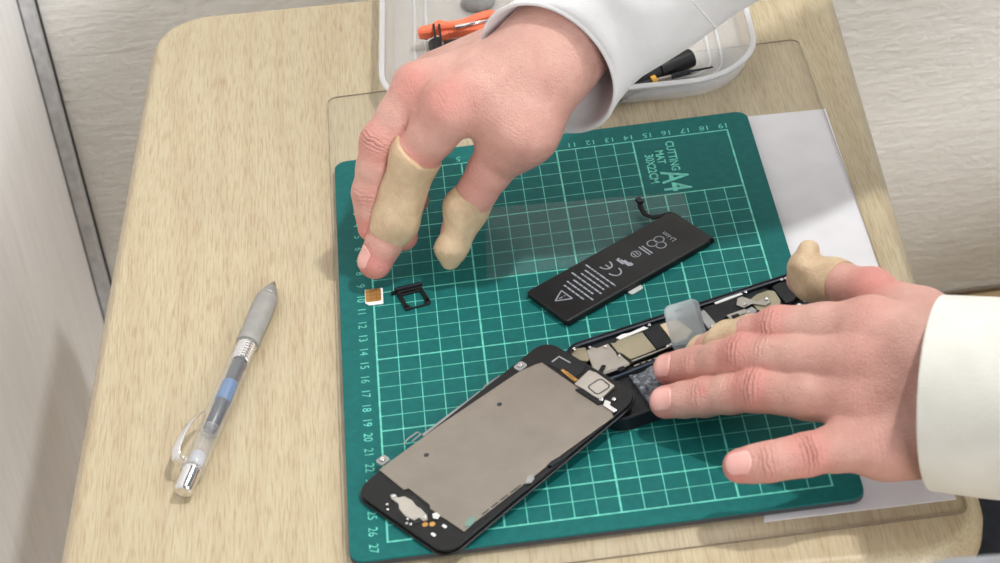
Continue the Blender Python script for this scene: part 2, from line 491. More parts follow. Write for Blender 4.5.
mesh_obj('connector_ribbon', connf, M['blackmatte'], bat, smooth=True)
mesh_obj('connector_plug', lambda bm: prism(bm, [at(639.5, 199.5, .0070) + ex * x + ey * y for x, y in rrect(.0030, .0045, .0008, 3)], .0012), M['black'], bat)
mesh_obj('adhesive', lambda bm: prism(bm, [bl(x, y, .0009) for x, y in rrect(.008, .004, .0015, 4, -.004, -bwid / 2 - .0006)], .0006), plain('white_adhesive', (205, 210, 205), .5), bat)
def prn(bm):
    z = BZ + .00375
    # lettering frame: reading direction runs across the battery, its top faces the left end
    bd = ey; ud = -ex
    def P(a, b_): return bl(0, 0, z) + ex * a + ey * b_     # a along length, b across
    def seg(a0, b0, a1, b1, w=.0004): strip(bm, P(a0, b0), P(a1, b1), w)
    # warning triangle
    T = [(-.0395, 0), (-.0325, .0042), (-.0325, -.0042)]
    for i in range(3): seg(*T[i], *T[(i + 1) % 3], .0007)
    seg(-.0372, 0, -.0350, 0, .0006); seg(-.0342, 0, -.0336, 0, .0007)
    # small print lines
    rr = random.Random(3)
    for i, (lo, hi) in enumerate([(-.0085, .0065), (-.0120, .0078), (-.0085, .0065), (-.0110, .0115), (-.0095, .0078), (-.0100, .0085), (-.0110, .0115)]):
        a = -.0290 + i * .0029; q = hi
        while q > lo:
            ln = rr.uniform(.0012, .0042); seg(a, q, a, max(lo, q - ln), .0009); q -= ln + .0005
    # CE (reads from the near edge to the far edge, tops towards the left end)
    for cyc, bar in ((-.0058, 0), (.0012, 1)):
        arc = [(-.0048 + .0030 * math.cos(math.radians(w)), cyc + .0042 - .0042 * math.sin(math.radians(w))) for w in range(0, 181, 15)]
        for p, q in zip(arc, arc[1:]): seg(*p, *q, .0008)
        if bar: seg(-.0048, cyc + .0004, -.0048, cyc + .0036, .0007)
    # mark block, ring, two bars
    for k, (a, b0, b1) in enumerate([(.0018, -.0008, .0042), (.0030, -.0040, .0028), (.0040, -.0046, .0012), (.0028, .0034, .0046), (.0048, -.0044, -.0020)]): seg(a, b0, a, b1, .0010)
    for p, q in zip(circ(.0112, .0010, .0023, 18), circ(.0112, .0010, .0023, 18)[1:] + circ(.0112, .0010, .0023, 18)[:1]): seg(*p, *q, .0004)
    seg(.0104, -.0004, .0104, .0024, .0005); seg(.0120, -.0004, .0120, .0024, .0005)
    seg(.0158, -.0042, .0158, .0042, .0007); seg(.0174, -.0042, .0174, .0038, .0007)
    # three looping arrows
    for k in range(3):
        w0 = math.radians(120 * k + 30); cx_, cy_ = .0246 + .0025 * math.cos(w0), .0006 + .0027 * math.sin(w0)
        C_ = circ(cx_, cy_, .0025, 14)
        for i in range(14): seg(*C_[i], *C_[(i + 1) % 14], .0006)
    V, F = text_bm('Li-ion', .0040, P(.0318, .0004), bd, ud, bold=.00006); add_vf(bm, V, F)
mesh_obj('printed_symbols', prn, M['wprint'], bat)

# ------------------------------------------------------------------ phone display half (tilted: its top end rests on the other half)
DA = math.radians(39.2)
dx2 = np.array([math.cos(DA), math.sin(DA), 0.0]); TILT = math.radians(4.2)
dex = np.array([dx2[0] * math.cos(TILT), dx2[1] * math.cos(TILT), math.sin(TILT)])
dey = np.array([-math.sin(DA), math.cos(DA), 0.0]); dn = np.cross(dex, dey)
DH = .0036
d0 = at(380, 507, .0040)                      # middle of the bottom end, upper surface
# origin: the lower face's bottom-end middle point
def dl(x, y, z): return dO + dex * x + dey * y + dn * z
_e = at(396.5, 522.5, DH)
dO = np.array([_e[0], _e[1], .0003])
dplane = (dO, dn)
disp = thing('phone_display', tuple(dO), 'front half of an opened phone lying face down, large bare steel plate on top', 'phone part')
DL, DW, DCY = .1208, .0612, -.0009
def dslab(z0, z1, inset, r=.0088):
    def f(bm): loft(bm, [[dl(x, y, z) for x, y in rrect(DL - 2 * i_, DW - 2 * i_, r - i_, 10, DL / 2, DCY)] for z, i_ in ((z0, inset + .0004), (z0 + .0004, inset), (z1 - .0003, inset), (z1, inset + .0003))])
    return f
mesh_obj('front_glass', dslab(0, .0013, 0), M['blackgloss'], disp, smooth=False)
mesh_obj('frame', dslab(.0013, .0030, .0009), M['black'], disp)
def dpoly(name, pts, z, h, mat, parent=disp, bevel=.00012):
    return px_prism(name, pts, z, h, mat, parent, bevel, plane=dplane)
plate = dpoly('back_plate', [(379, 469.5), (403.5, 489.5), (408.5, 488), (429.5, 504.5), (430, 508.5), (464, 531.5), (474.5, 522), (487, 512.5), (520.5, 486.5), (560.5, 455), (613.5, 416.5), (611, 410.5),
                        (542, 362.5), (536, 364), (520, 371), (507, 379.5), (441, 424)], .0036, .0006, M['steel'])
for c in ((426.4, 455), (499.5, 404.3)):
    mesh_obj('plate_hole', lambda bm: prism(bm, [at_plane(c[0], c[1], dO + dn * .00362, dn) + dex * x + dey * y for x, y in circ(0, 0, .0012, 16)], .0003, dn), M['gap'], disp)
# home-button bracket
br = dpoly('button_bracket', [(390, 494.5), (395, 493.5), (398, 497.5), (404, 496), (412, 500), (416, 505.5), (421, 508.5), (427, 515), (427.5, 519.5), (423, 520.5), (419, 517), (414, 520), (405, 515.5), (399, 508.5), (398.5, 503.5), (391, 498)], .0040, .0008, M['nickel'])
dpoly('button_well', [(394, 503), (401, 495), (414, 496), (424, 506), (430, 513), (424, 521), (414, 524), (402, 517), (396, 509)], .0033, .0003, M['blackgloss'])
def screw(p, r=.0011, h=.0007, parent=disp, n=dn, mat='chrome'):
    def f(bm):
        a = np.cross(n, [1, 0, 0]); a /= np.linalg.norm(a); b_ = np.cross(n, a)
        loft(bm, [[p + n * z + a * x + b_ * y for x, y in circ(0, 0, r * k, 14)] for z, k in ((0, 1), (h * .7, 1), (h, .7), (h, .35), (h * .5, .2))])
    mesh_obj('screw', f, M[mat], parent, smooth=True)
def dp(x, y, z): return at_plane(x, y, dO + dn * z, dn)
for x, y in ((394, 496.5), (424.5, 517)): screw(dp(x, y, .0040), .0009, .0005)
for x, y in ((387.5, 505), (388, 510), (408, 519.5), (407, 524), (411, 525)): screw(dp(x, y, .0030), .0007, .0008)
for x, y in ((425, 524.3), (432.3, 524)):
    mesh_obj('gold_contact', lambda bm: prism(bm, [dp(x, y, .0031) + dex * a + dey * b_ for a, b_ in circ(0, 0, .0013, 14)], .0002, dn), M['copper'], disp)
for x, y in ((444.4, 526), (433.3, 534.3)):
    mesh_obj('chip', lambda bm: prism(bm, [dp(x, y, .0034) + dex * a + dey * b_ for a, b_ in rrect(.0012, .0022, .0001, 1)], .0004, dn), M['white'], disp)
dpoly('spring_contact', [(432, 513.5), (437, 512), (440.5, 515.5), (438, 519), (433, 518)], .0040, .0009, M['chrome'])
# side tabs with screws
for x, y in ((383, 460.5), (520.5, 366.5)):
    p = dp(x, y, .0030)
    mesh_obj('side_tab', lambda bm: prism(bm, [p + dn * .0004 + dex * a + dey * b_ for a, b_ in rrect(.0052, .0046, .0012, 4)], .0008, dn), M['grey'], disp)
    screw(p + dn * .0004, .0012, .0012)
dpoly('side_tab', [(464, 526.5), (466, 520), (474, 515), (476, 519.5), (470, 526)], .0040, .0009, plain('pale_green_tab', (120, 150, 140), .4, .3))
dpoly('side_tab', [(525, 483), (527.5, 476), (532, 474), (534.5, 477.5), (531, 482)], .0042, .0009, M['grey'])
dpoly('side_tab', [(547, 465), (551, 461), (559, 456.5), (561, 459), (552, 466)], .0040, .0009, M['slate'])
# thin wire brackets along the far side
def wire(pts, z0=.0022):
    def f(bm): tube(bm, [dp(x, y, z0) for x, y in pts], .00035, 6)
    mesh_obj('edge_bracket', f, M['grey'], disp)
wire([(404, 444.5), (407, 439.5), (417.5, 432), (421, 434), (412, 441.5)])
wire([(482, 391), (485, 386), (500, 376), (505, 378), (493, 387.5)])
dpoly('edge_rail', [(425, 437), (470, 404.5), (482, 394), (484, 391), (479, 391), (466, 401), (422, 434)], .0026, .0008, M['grey'])
# dashed slots of the near rail
for a, b_ in (((482, 514.5), (489, 509)), ((491, 507.5), (498, 502)), ((500, 500.5), (508, 494.5)), ((510, 493), (521, 485))):
    mesh_obj('rail_slot', lambda bm: strip(bm, dp(*a, .00365), dp(*b_, .00365), .0007, n=dn), M['gap'], disp)
def railf(bm):
    q = [dp(x, y, .0031) for x, y in ((471, 530), (528, 489), (566, 459))]
    for p, r_ in zip(q, q[1:]): strip(bm, p, r_, .0004, n=dn)
mesh_obj('rail', railf, M['slate'], disp)
# earpiece end
ear = dpoly('earpiece_bracket', [(574.5, 383.5), (589, 370), (596.5, 372.5), (614.5, 385.5), (600.5, 398.5), (596, 397), (584, 389)], .0048, .0013, M['nickel'])
def rr_ring(bm):
    c = dp(599, 386.5, .00488); ins, outs = rrect(.0070, .0066, .0014, 4), rrect(.0083, .0079, .0020, 4)
    A = math.radians(-8)
    def W(x, y): return c + dex * (x * math.cos(A) - y * math.sin(A)) + dey * (x * math.sin(A) + y * math.cos(A))
    a = [bm.verts.new(tuple(W(*p))) for p in ins]; b_ = [bm.verts.new(tuple(W(*p))) for p in outs]
    for i in range(len(a)): bm.faces.new((a[i], a[(i + 1) % len(a)], b_[(i + 1) % len(a)], b_[i]))
mesh_obj('lens_ring', rr_ring, M['gap'], disp)
dpoly('ear_clip', [(575, 389), (581, 388), (601, 399), (604, 402), (598, 404)], .0044, .0012, M['black'])
dpoly('ear_clip', [(605, 399.5), (611, 402), (610, 405), (617, 409.5), (614, 412), (603, 405)], .0046, .001, M['chrome'])
screw(dp(601.5, 400, .0042), .0011, .001); screw(dp(614, 399.5, .0034), .0010, .0006)
for k in range(2):
    dpoly('copper_flex', [(560.5 + 4 * k, 370 + 2.2 * k), (563 + 4 * k, 368.8 + 2.2 * k), (576 + 2 * k, 378.5 + k), (573 + 2 * k, 380.3 + k)], .0036, .0004, M['copper'])
dpoly('sensor_flex', [(548, 364), (557, 357), (570, 357), (586, 364), (583, 372), (574, 378), (562, 371)], .0034, .0004, M['blackmatte'])
dpoly('flex_outline', [(551, 361.5), (559, 355.6), (571, 362.2), (570, 363.2), (559, 357), (553, 362)], .0037, .0002, M['grey'])

# ------------------------------------------------------------------ phone housing half
HA = math.radians(16.4)
hx = np.array([math.cos(HA), math.sin(HA), 0.0]); hy = np.array([-math.sin(HA), math.cos(HA), 0.0])
hA = at(568, 345, .0076)
HL, HW, HH = .1235, .0586, .0076
hO = hA - hx * .004 - hy * HW / 2; hO[2] = .0003       # middle of the left (bottom) end
def hl(x, y, z): return hO + hx * x + hy * y + np.array([0, 0, z])
hous = thing('phone_housing', tuple(hO), 'dark rear half of an opened phone showing its circuit board, under the left hand', 'phone part')
def shell(bm):
    O = lambda o, z: [hl(x, y, z) for x, y in rrect(HL - 2 * o, HW - 2 * o, .009 - o, 10, HL / 2, 0)]
    loft(bm, [O(.0006, 0), O(0, .0006), O(0, HH - .0003), O(.0003, HH), O(.0011, HH), O(.0013, HH - .0006), O(.0022, HH - .0009), O(.0025, .0022)])
mesh_obj('shell', shell, M['slate'], hous)
mesh_obj('inner_tray', lambda bm: prism(bm, [hl(x, y, .0034) for x, y in rrect(HL - .0056, HW - .0056, .006, 8, HL / 2, 0)], .001), M['blackmatte'], hous)
def hpoly(name, pts, z, h, mat, bevel=.00012, parent=hous): return px_prism(name, pts, z + .0003, h, mat, parent, bevel)
hpoly('logic_board', [(586, 347), (612, 338), (668, 317.5), (745, 292), (766, 288), (784, 303), (770, 312), (700, 335), (640, 360), (603, 376), (592, 371)], .0050, .0012, M['board'])
hpoly('dock_shield', [(568.4, 349.3), (585.2, 347.2), (590, 359), (586, 361), (575.4, 359.8)], .0060, .0012, M['gold_shield'])
hpoly('shield_plate', [(586.6, 350.7), (592, 347), (597, 348), (607.7, 343.7), (615.5, 352), (617, 356), (620.5, 355), (630, 363.3), (602, 373), (593.7, 370.3)], .0064, .0010, M['nickel'])
hpoly('processor_shield', [(610.5, 342.8), (615, 343), (617.5, 340.2), (642.2, 332), (656.2, 349.3), (630.7, 359), (624, 354.5), (621, 352.5), (617.8, 352)], .0061, .0010, M['gold_shield'])
hpoly('dark_chip', [(643.2, 331.3), (658.2, 325.8), (672.2, 343.7), (657, 349.2)], .0062, .0010, M['blackmatte'])
hpoly('beige_cover', [(660, 324.5), (676, 318.8), (692, 330), (688, 338.5), (674.5, 343.2)], .0060, .0010, M['tape'])
hpoly('side_bar', [(616, 337.6), (622, 334), (630, 332.5), (644, 326.2), (648.4, 327.8), (636, 332.8), (620, 339)], .0067, .0006, M['white'])
for a, b_, w in (((631.5, 361), (673, 345), 1.2), ((634, 365.5), (674, 351.8), 1.0), ((604, 373.5), (629, 364.5), 1.2)):
    hpoly('ground_strip', [(a[0], a[1] - w / 2), (b_[0], b_[1] - w / 2), (b_[0], b_[1] + w / 2), (a[0], a[1] + w / 2)], .0064, .0006, M['nickel'])
for k in range(6):
    x, y = 639 + k * 6, 362.4 - k * 2.1
    hpoly('contact', [(x, y), (x + 2.6, y - .9), (x + 3, y + .9), (x + .4, y + 1.8)], .0066, .0004, M['black'])
hpoly('bay_rim', [(606, 379), (700, 343), (700, 345.2), (606, 381)], .0058, .0010, plain('blue_steel_rim', (74, 88, 104), .35, .6))
hpoly('connector_block', [(617.5, 368), (623.5, 365.6), (625.5, 368.6), (619.5, 371.2)], .0068, .0006, M['slate'])
hpoly('flex_clip', [(598, 371), (602, 364.5), (606, 365), (602, 373)], .0074, .0006, M['black'])
hpoly('vibration_motor', [(674, 350.5), (683, 347), (686, 351), (677, 355)], .0064, .0008, M['black'])
hpoly('dark_cover', [(703.5, 307.5), (737.5, 296), (746, 307), (713.5, 323.3)], .0062, .0010, M['blackmatte'])
hpoly('side_bar', [(714, 302.5), (728, 296.7), (741, 292.6), (743, 293.8), (729, 299.2), (716, 304)], .0067, .0006, M['white'])
hpoly('flex_ribbon', [(701, 311), (704, 309.5), (716, 323.5), (716, 328.5), (708, 328), (702, 319)], .0066, .0008, M['grey'])
hpoly('camera_bracket', [(749.5, 300), (757, 294), (768, 290.2), (774.5, 291), (780.5, 300), (780, 304.5), (770, 310), (763, 311.5), (757, 309)], .0064, .0010, M['gold_shield'])
hpoly('antenna_bracket', [(736.5, 304.5), (737.5, 298), (742, 296.3), (750, 299), (757, 301.5), (765, 297), (769, 298), (771, 301.5), (766, 305.3), (752, 303.5), (744, 307.5)], .0072, .0006, M['nickel'])
hpoly('socket_row', [(726.5, 315), (745, 308.5), (748, 311.5), (731, 319)], .0068, .0010, M['nickel'])
hpoly('socket', [(731, 315.4), (738, 313), (740, 315.3), (733, 318)], .0073, .0006, M['black'])
hpoly('socket_cluster', [(743, 311), (752, 306.5), (757, 310), (754, 315), (746, 316)], .0066, .0010, M['grey'])
hpoly('speaker_strip', [(716, 327), (727, 320), (735, 321.5), (738, 327), (724, 333), (714, 331)], .0066, .0008, M['nickel'])
hpoly('corner_cover', [(772, 286.5), (779, 282.5), (791, 280), (806, 293.5), (795, 297.5), (793, 300.5), (786, 303)], .0068, .0012, M['blackmatte'])
hpoly('corner_strip', [(808.5, 303.5), (812, 302.5), (817.5, 309), (813.5, 310)], .0068, .0008, M['nickel'])
for x, y, r_ in ((574, 349, .0008), (563.5, 352.5, .0009), (590, 347.6, .0007), (605.5, 346.3, .0007), (619.3, 355.7, .0007), (668, 346.5, .0009), (671, 345, .0007), (649.5, 325.4, .0008), (745, 304.2, .0010), (766.5, 299, .0011),
              (712.5, 326.5, .0010), (726, 321.5, .0006), (745.8, 292.3, .0008), (781.7, 280, .0009), (785.8, 278.8, .0008), (805.6, 301, .0012), (799.5, 305.8, .0014), (674.5, 353.5, .0013), (749, 312.5, .0009), (755, 316.5, .0008)):
    screw(at(x, y, .0077), r_, .0006, hous, np.array([0, 0, 1.0]))
# clear crinkled battery-bay liner
def bayf(bm):
    rr = random.Random(5); nx, ny = 26, 14
    V = [[None] * (ny + 1) for _ in range(nx + 1)]
    for i in range(nx + 1):
        for j in range(ny + 1):
            x = .021 + .058 * i / nx; y = -.0265 + .0255 * j / ny - .0008 * math.sin(i * .9)
            V[i][j] = bm.verts.new(tuple(hl(x, y, .0052 + .0012 * rr.random())))
    for i in range(nx):
        for j in range(ny): bm.faces.new((V[i][j], V[i + 1][j], V[i + 1][j + 1], V[i][j + 1]))
o = mesh_obj('battery_liner', bayf, M['bag'], hous, smooth=True)
sm = o.modifiers.new('thickness', 'SOLIDIFY'); sm.thickness = .0001
tag(o, 'crinkled clear plastic liner')

# ------------------------------------------------------------------ milky pull tab held up by the fingertips
def gelf(bm):
    c0, c1 = at(691, 347, .0105), at(680, 303, .030)
    ax = c1 - c0; L_ = np.linalg.norm(ax); ax /= L_
    w = at(700, 318, .022) - at(668, 324, .022); w -= ax * np.dot(w, ax); w /= np.linalg.norm(w)
    n = np.cross(w, ax)
    if n[1] > 0: n = -n
    pts = rrect(L_, .0165, .003, 5, L_ / 2, 0)
    N = 10
    outer = []
    for s in (0, .0006):
        outer.append([c0 + ax * x + w * y + n * (s - .0018 * math.cos(y / .0083 * 1.4) + .0015 * math.sin(x * 160)) for x, y in pts])
    loft(bm, outer)
tab = mesh_obj('pull_tab', gelf, M['gel'], None, bevel=.0002)
M['gel'].node_tree.nodes['Bump'].inputs['Strength'].default_value = .9
tag(tab, 'small milky translucent plastic tab held up by the index finger over the opened phone', 'plastic tab')

# ------------------------------------------------------------------ SIM card and tray
sc_ = at(374, 296.5, .0008)
simA = at(384, 289, .0008) - at(363.5, 291.5, .0008); simA /= np.linalg.norm(simA); simB = np.cross([0, 0, 1], simA)
sim = thing('sim_card', tuple(sc_ * np.array([1, 1, 0])), 'tiny white SIM card with gold contacts lying on the left edge of the grid', 'SIM card')
def sl(x, y, z): return sc_ * np.array([1, 1, 0]) + simA * x + simB * y + np.array([0, 0, z])
cardo = [(-.0044, .0061), (.0044, .0061), (.0044, -.0061), (-.0026, -.0061), (-.0044, -.0043)]
mesh_obj('card', lambda bm: prism(bm, [sl(x, y, .0009) for x, y in cardo], .0007), M['white'], sim, bevel=.00025)
goldm = NT('sim_gold'); gb = goldm.bsdf((206, 160, 92), .35, .7)
mesh_obj('contact_pad', lambda bm: prism(bm, [sl(x, y, .00098) for x, y in rrect(.0076, .0098, .0012, 4, -.0003, .0009)], .0001), goldm.done(gb), sim)
def pads(bm):
    for y in (.0038, .0009, -.0018): strip(bm, sl(-.0040, y, .00101), sl(.0034, y, .00101), .00025)
    for x in (-.0016, .0012): strip(bm, sl(x, .0056, .00102), sl(x, -.0036, .00102), .00025)
mesh_obj('pad_lines', pads, plain('pad_groove', (150, 110, 60), .6), sim)

stc = at(412, 297, .001)
trA = at(427, 285, .001) - at(401, 291.5, .001); trA /= np.linalg.norm(trA); trB = np.cross([0, 0, 1], trA)
tray = thing('sim_tray', tuple(stc * np.array([1, 1, 0])), 'small black SIM card tray frame on the green mat right of the SIM card', 'SIM tray')
def stl(x, y, z): return stc * np.array([1, 1, 0]) + trA * x + trB * y + np.array([0, 0, z])
def trayf(bm):
    def bar(x0, y0, x1, y1, w, z1):
        a, b_ = np.array([x0, y0]), np.array([x1, y1]); d = (b_ - a) / np.linalg.norm(b_ - a); s = np.array([-d[1], d[0]]) * w / 2
        prism(bm, [stl(*q, z1) for q in (a - s, b_ - s, b_ + s, a + s)], z1 - .0001)
    bar(-.0060, .0062, .0062, .0062, .0022, .0016)
    bar(-.0060, .0040, .0060, .0040, .0012, .0012)
    bar(-.0054, .0056, -.0044, -.0070, .0019, .0014)
    bar(.0054, .0056, .0066, -.0062, .0019, .0014)
    bar(-.0044, -.0078, .0068, -.0076, .0008, .0010)
    prism(bm, [stl(x, y, .0014) for x, y in rrect(.0030, .0028, .0006, 3, -.0040, -.0070)], .0013)
    prism(bm, [stl(x, y, .0014) for x, y in rrect(.0028, .0030, .0006, 3, .0062, -.0060)], .0013)
mesh_obj('frame', trayf, M['black'], tray, bevel=.0002)
mesh_obj('end_cap', lambda bm: prism(bm, [stl(x, y, .0026) for x, y in rrect(.0140, .0016, .0007, 3, 0, .0076)], .0024), M['slate'], tray, bevel=.0003)
mesh_obj('lug', lambda bm: prism(bm, [stl(x, y, .0018) for x, y in rrect(.0022, .0016, .0005, 3, -.0078, .0064)], .0014), M['black'], tray)

# ------------------------------------------------------------------ pen
pT, pE = at(274.5, 281.5, TZ + .005), at(182.5, 492.5, TZ + .0058)
pr_ = .0056
pT[2] = TZ + .0050; pE[2] = TZ + .0058
pax = pT - pE; PL = np.linalg.norm(pax); pax /= PL
psd = np.cross(pax, [0, 0, 1]); psd /= np.linalg.norm(psd); pup = np.cross(psd, pax)
pen = thing('pen', tuple((pE + pT) / 2 * np.array([1, 1, 0]) + np.array([0, 0, TZ])), 'clear ballpoint pen with a grey rubber grip and chrome clip lying on the wooden table', 'pen')
def pp_(s, x=0, y=0): return pE + pax * s + psd * x * 1.08 + pup * y * 1.0
def lathe(prof, n=28, caps=True):
    def f(bm): loft(bm, [[pp_(s, r_ * math.cos(2 * math.pi * k / n), r_ * math.sin(2 * math.pi * k / n)) for k in range(n)] for s, r_ in prof], caps, caps)
    return f
g0 = PL
mesh_obj('tip', lathe([(g0 - .009, .0030), (g0 - .004, .0019), (g0 - .002, .0012), (g0 - .0004, .0005), (g0, .0003)]), M['steel'], pen, smooth=True)
mesh_obj('nose_cone', lathe([(g0 - .0135, .0049), (g0 - .0105, .0042), (g0 - .0065, .0031), (g0 - .0055, .0026)]), plain('grey_satin_cone', (150, 150, 148), .35, .3), pen, smooth=True)
mesh_obj('grip', lathe([(g0 - .0480, .0050), (g0 - .0475, .0053), (g0 - .040, .0052), (g0 - .024, .0054), (g0 - .0150, .0053), (g0 - .0130, .0049)]), plain('grey_rubber_grip', (150, 149, 145), .6), pen, smooth=True)
mesh_obj('barrel', lathe([(.0125, .0046), (.0135, .0051), (g0 - .052, .0052), (g0 - .0480, .0050)]), M['penclear'], pen, smooth=True)
sp = [(g0 - .0605 + .0018 * k + d_, r_) for k in range(7) for d_, r_ in ((0, .0034), (.0005, .0042), (.0011, .0042), (.0014, .0034))]
mesh_obj('collar', lathe(sp), M['chrome'], pen)
mesh_obj('refill', lathe([(.040, .0021), (.041, .0031), (.062, .0031), (g0 - .062, .0031), (g0 - .0600, .0020)]), plain('dark_ink_refill', (52, 58, 72), .3), pen, smooth=True)
mesh_obj('ink_band', lathe([(.0600, .0034), (.0610, .00345), (.0720, .00345), (.0730, .0034)]), plain('blue_refill_label', (70, 112, 160), .4), pen, smooth=True)
mesh_obj('inner_tube', lathe([(.012, .0026), (.030, .0030), (.0395, .0034), (.0400, .0046), (.0415, .0046), (.0418, .0030)]), M['penclear'], pen, smooth=True)
mesh_obj('push_button', lathe([(0, .0025), (.0003, .0036), (.0012, .0040), (.0120, .0040), (.0128, .0046), (.0145, .0046), (.0150, .0030)]), M['chrome'], pen, smooth=True)
mesh_obj('inner_cam', lathe([(.016, .0024), (.017, .0034), (.024, .0034), (.0250, .0024)]), plain('clear_cam', (190, 192, 200), .2), pen, smooth=True)
def clipf(bm):
    top = [(.0140, .0050), (.0150, .0086), (.0200, .0104), (.0290, .0106), (.0380, .0096), (.0440, .0080), (.0480, .0060)]
    pos = [pp_(s, -h * .74, h * .67) for s, h in top]
    rings = []
    for i, p in enumerate(pos):
        w = [.0026, .0028, .0028, .0027, .0025, .0022, .0014][i]; nn = (-psd * .55 + pup * .84); ww = psd * .84 + pup * .55
        rings.append([p + nn * a + ww * b_ for a, b_ in ((-.0004, -w), (.0002, -w * .9), (.0005, 0), (.0002, w * .9), (-.0004, w))])
    loft(bm, rings)
mesh_obj('clip', clipf, M['chrome'], pen, smooth=True, bevel=.0002)
mesh_obj('clip_base', lambda bm: tube(bm, [pp_(.0165, 0, .001), pp_(.0165, -.0078, .0066)], [.0030, .0024], 12), M['penclear'], pen, smooth=True)
mesh_obj('barrel_text', lambda bm: add_vf(bm, *text_bm('0.7', .0032, pp_(.034, .0003, .0053), tuple(-pax), tuple(psd))), M['grey'], pen)

# ------------------------------------------------------------------ plastic tray box with tools
bx = thing('plastic_container', (.112, .130, -.003), 'shallow translucent white plastic container with rounded corners behind the green mat', 'container')
BW, BD = .205, .178; bcx, bcy = .1165, .1240
CA = math.radians(-2.5)
def cb(x, y, z):
    c, s = math.cos(CA), math.sin(CA); return (bcx + c * x - s * y, bcy + s * x + c * y, z)
bz = -.0029
def ring(o, z, r=.040): return [cb(x, y, z) for x, y in rrect(BW + 2 * o, BD + 2 * o, r + o, 14)]
def boxf(bm):
    loft(bm, [ring(-.0120, bz), ring(-.0070, bz + .0003), ring(-.0048, bz + .0016), ring(-.0006, bz + .0140), ring(-.0018, bz + .0140), ring(-.0062, bz + .0032), ring(-.0085, bz + .0018), ring(-.0130, bz + .0014)])
mesh_obj('body', boxf, M['tray'], bx, smooth=True)
def rimf(bm):
    loft(bm, [ring(-.0019, bz + .0130), ring(.0006, bz + .0128), ring(.0012, bz + .0140), ring(.0006, bz + .0149), ring(-.0018, bz + .0150), ring(-.0027, bz + .0142), ring(-.0019, bz + .0130)], False, False)
mesh_obj('rim', rimf, M['tray_rim'], bx, smooth=True)
def ribf(bm):
    for o in (-.017, -.0235):
        a = ring(o, bz + .0015); b_ = ring(o - .0008, bz + .0021); c = ring(o - .0016, bz + .0015)
        loft(bm, [a, b_, c], False, False)
mesh_obj('floor_rib', ribf, M['tray_rim'], bx, smooth=True)
IZ = bz + .0018
# orange handled spreader tool
tg = thing('plier_tool', tuple(at(455, 25, IZ)), 'coral orange plastic tongs with black jaws inside the plastic container', 'tool')
px_prism('arm', [(417, 28), (419, 25.5), (431, 23), (435, 19.5), (440, 18.5), (447, 20.3), (460, 18.5), (474, 13), (484, 9.5), (492, 8.5), (496, 9.5), (495, 13), (486, 15), (470, 20.5), (458, 24.5), (446, 26), (436, 27.5), (430, 30.5), (418, 32)], IZ + .013, .006, M['orange'], tg, .0012)
px_prism('arm', [(437, 29.5), (444, 27.5), (460, 26.5), (477, 24.2), (494, 21), (505, 20), (505, 23), (480, 27.5), (462, 29), (448, 31.5), (440, 35)], IZ + .010, .006, M['orange'], tg, .0012)
px_prism('jaw', [(427.5, 40), (435, 35), (441, 36), (444, 50), (432, 56)], IZ + .012, .011, M['black'], tg, .0012)
px_prism('jaw', [(443, 39.5), (455, 38), (475, 34.5), (476, 36.5), (458, 43), (450, 47), (444, 48)], IZ + .008, .006, M['black'], tg, .0008)
for x in (433.5, 439):
    mesh_obj('pin', lambda bm: tube(bm, [at(x, 24.5, IZ + .0142), at(x + 1.5, 36, IZ + .0135), at(x + 3, 51, IZ + .0125)], .0007, 8), M['black'], tg, smooth=True)
mesh_obj('tip_knob', lambda bm: tube(bm, [at(426, 32, IZ + .006), at(426, 38, IZ + .005)], .0016, 10), M['black'], tg, smooth=True)
mesh_obj('steel_rod', lambda bm: tube(bm, [at(455, 27, IZ + .012), at(500, 18.5, IZ + .010)], .0011, 10), M['chrome'], tg, smooth=True)
# grey suction cup
def cup(bm):
    c = at(478, 3, IZ)
    loft(bm, [[(c[0] + r_ * math.cos(a), c[1] + r_ * math.sin(a), IZ + z) for a in [2 * math.pi * k / 28 for k in range(28)]] for r_, z in ((.0095, 0), (.0100, .001), (.0088, .005), (.0058, .008), (.0048, .0115), (.0036, .0125))])
tag(mesh_obj('suction_cup', cup, M['grey'], smooth=True), 'round grey rubber suction cup in the back of the plastic container', 'suction cup')
# black screwdriver handle
def bar_px(name, p0, p1, r0, r1, mat, parent, zc, n=20):
    return mesh_obj(name, lambda bm: tube(bm, [at(*p0, zc), at(*p1, zc)], [r0, r1], n), mat, parent, smooth=False, bevel=.0006)
mk = thing('marker', tuple(at(670, 66, IZ)), 'thick black capped marker lying in the plastic container by the sleeve', 'marker')
bar_px('cap', (659, 70.5), (691.5, 57.5), .0047, .0052, M['black'], mk, IZ + .0055)
bar_px('barrel', (600, 94), (658.6, 70.7), .0042, .0042, M['blackmatte'], mk, IZ + .0055)
sd = thing('screwdriver', tuple(at(680, 74, IZ)), 'thin precision screwdriver with black handle, yellow band and steel shaft in the container', 'screwdriver')
bar_px('handle', (612, 99), (650, 82.3), .0032, .0030, M['black'], sd, IZ + .0034)
bar_px('collar', (650.2, 82.2), (655.5, 80.2), .0036, .0036, M['yellow'], sd, IZ + .0034)
bar_px('shaft', (655.7, 80.1), (690, 71.5), .0012, .0012, M['steel'], sd, IZ + .0034, 10)
bar_px('bit', (690, 71.5), (713, 67), .0008, .0005, M['slate'], sd, IZ + .0034, 10)
bar_px('bit_collar', (671, 76.5), (690, 71.6), .0016, .0016, M['slate'], sd, IZ + .0034, 10)

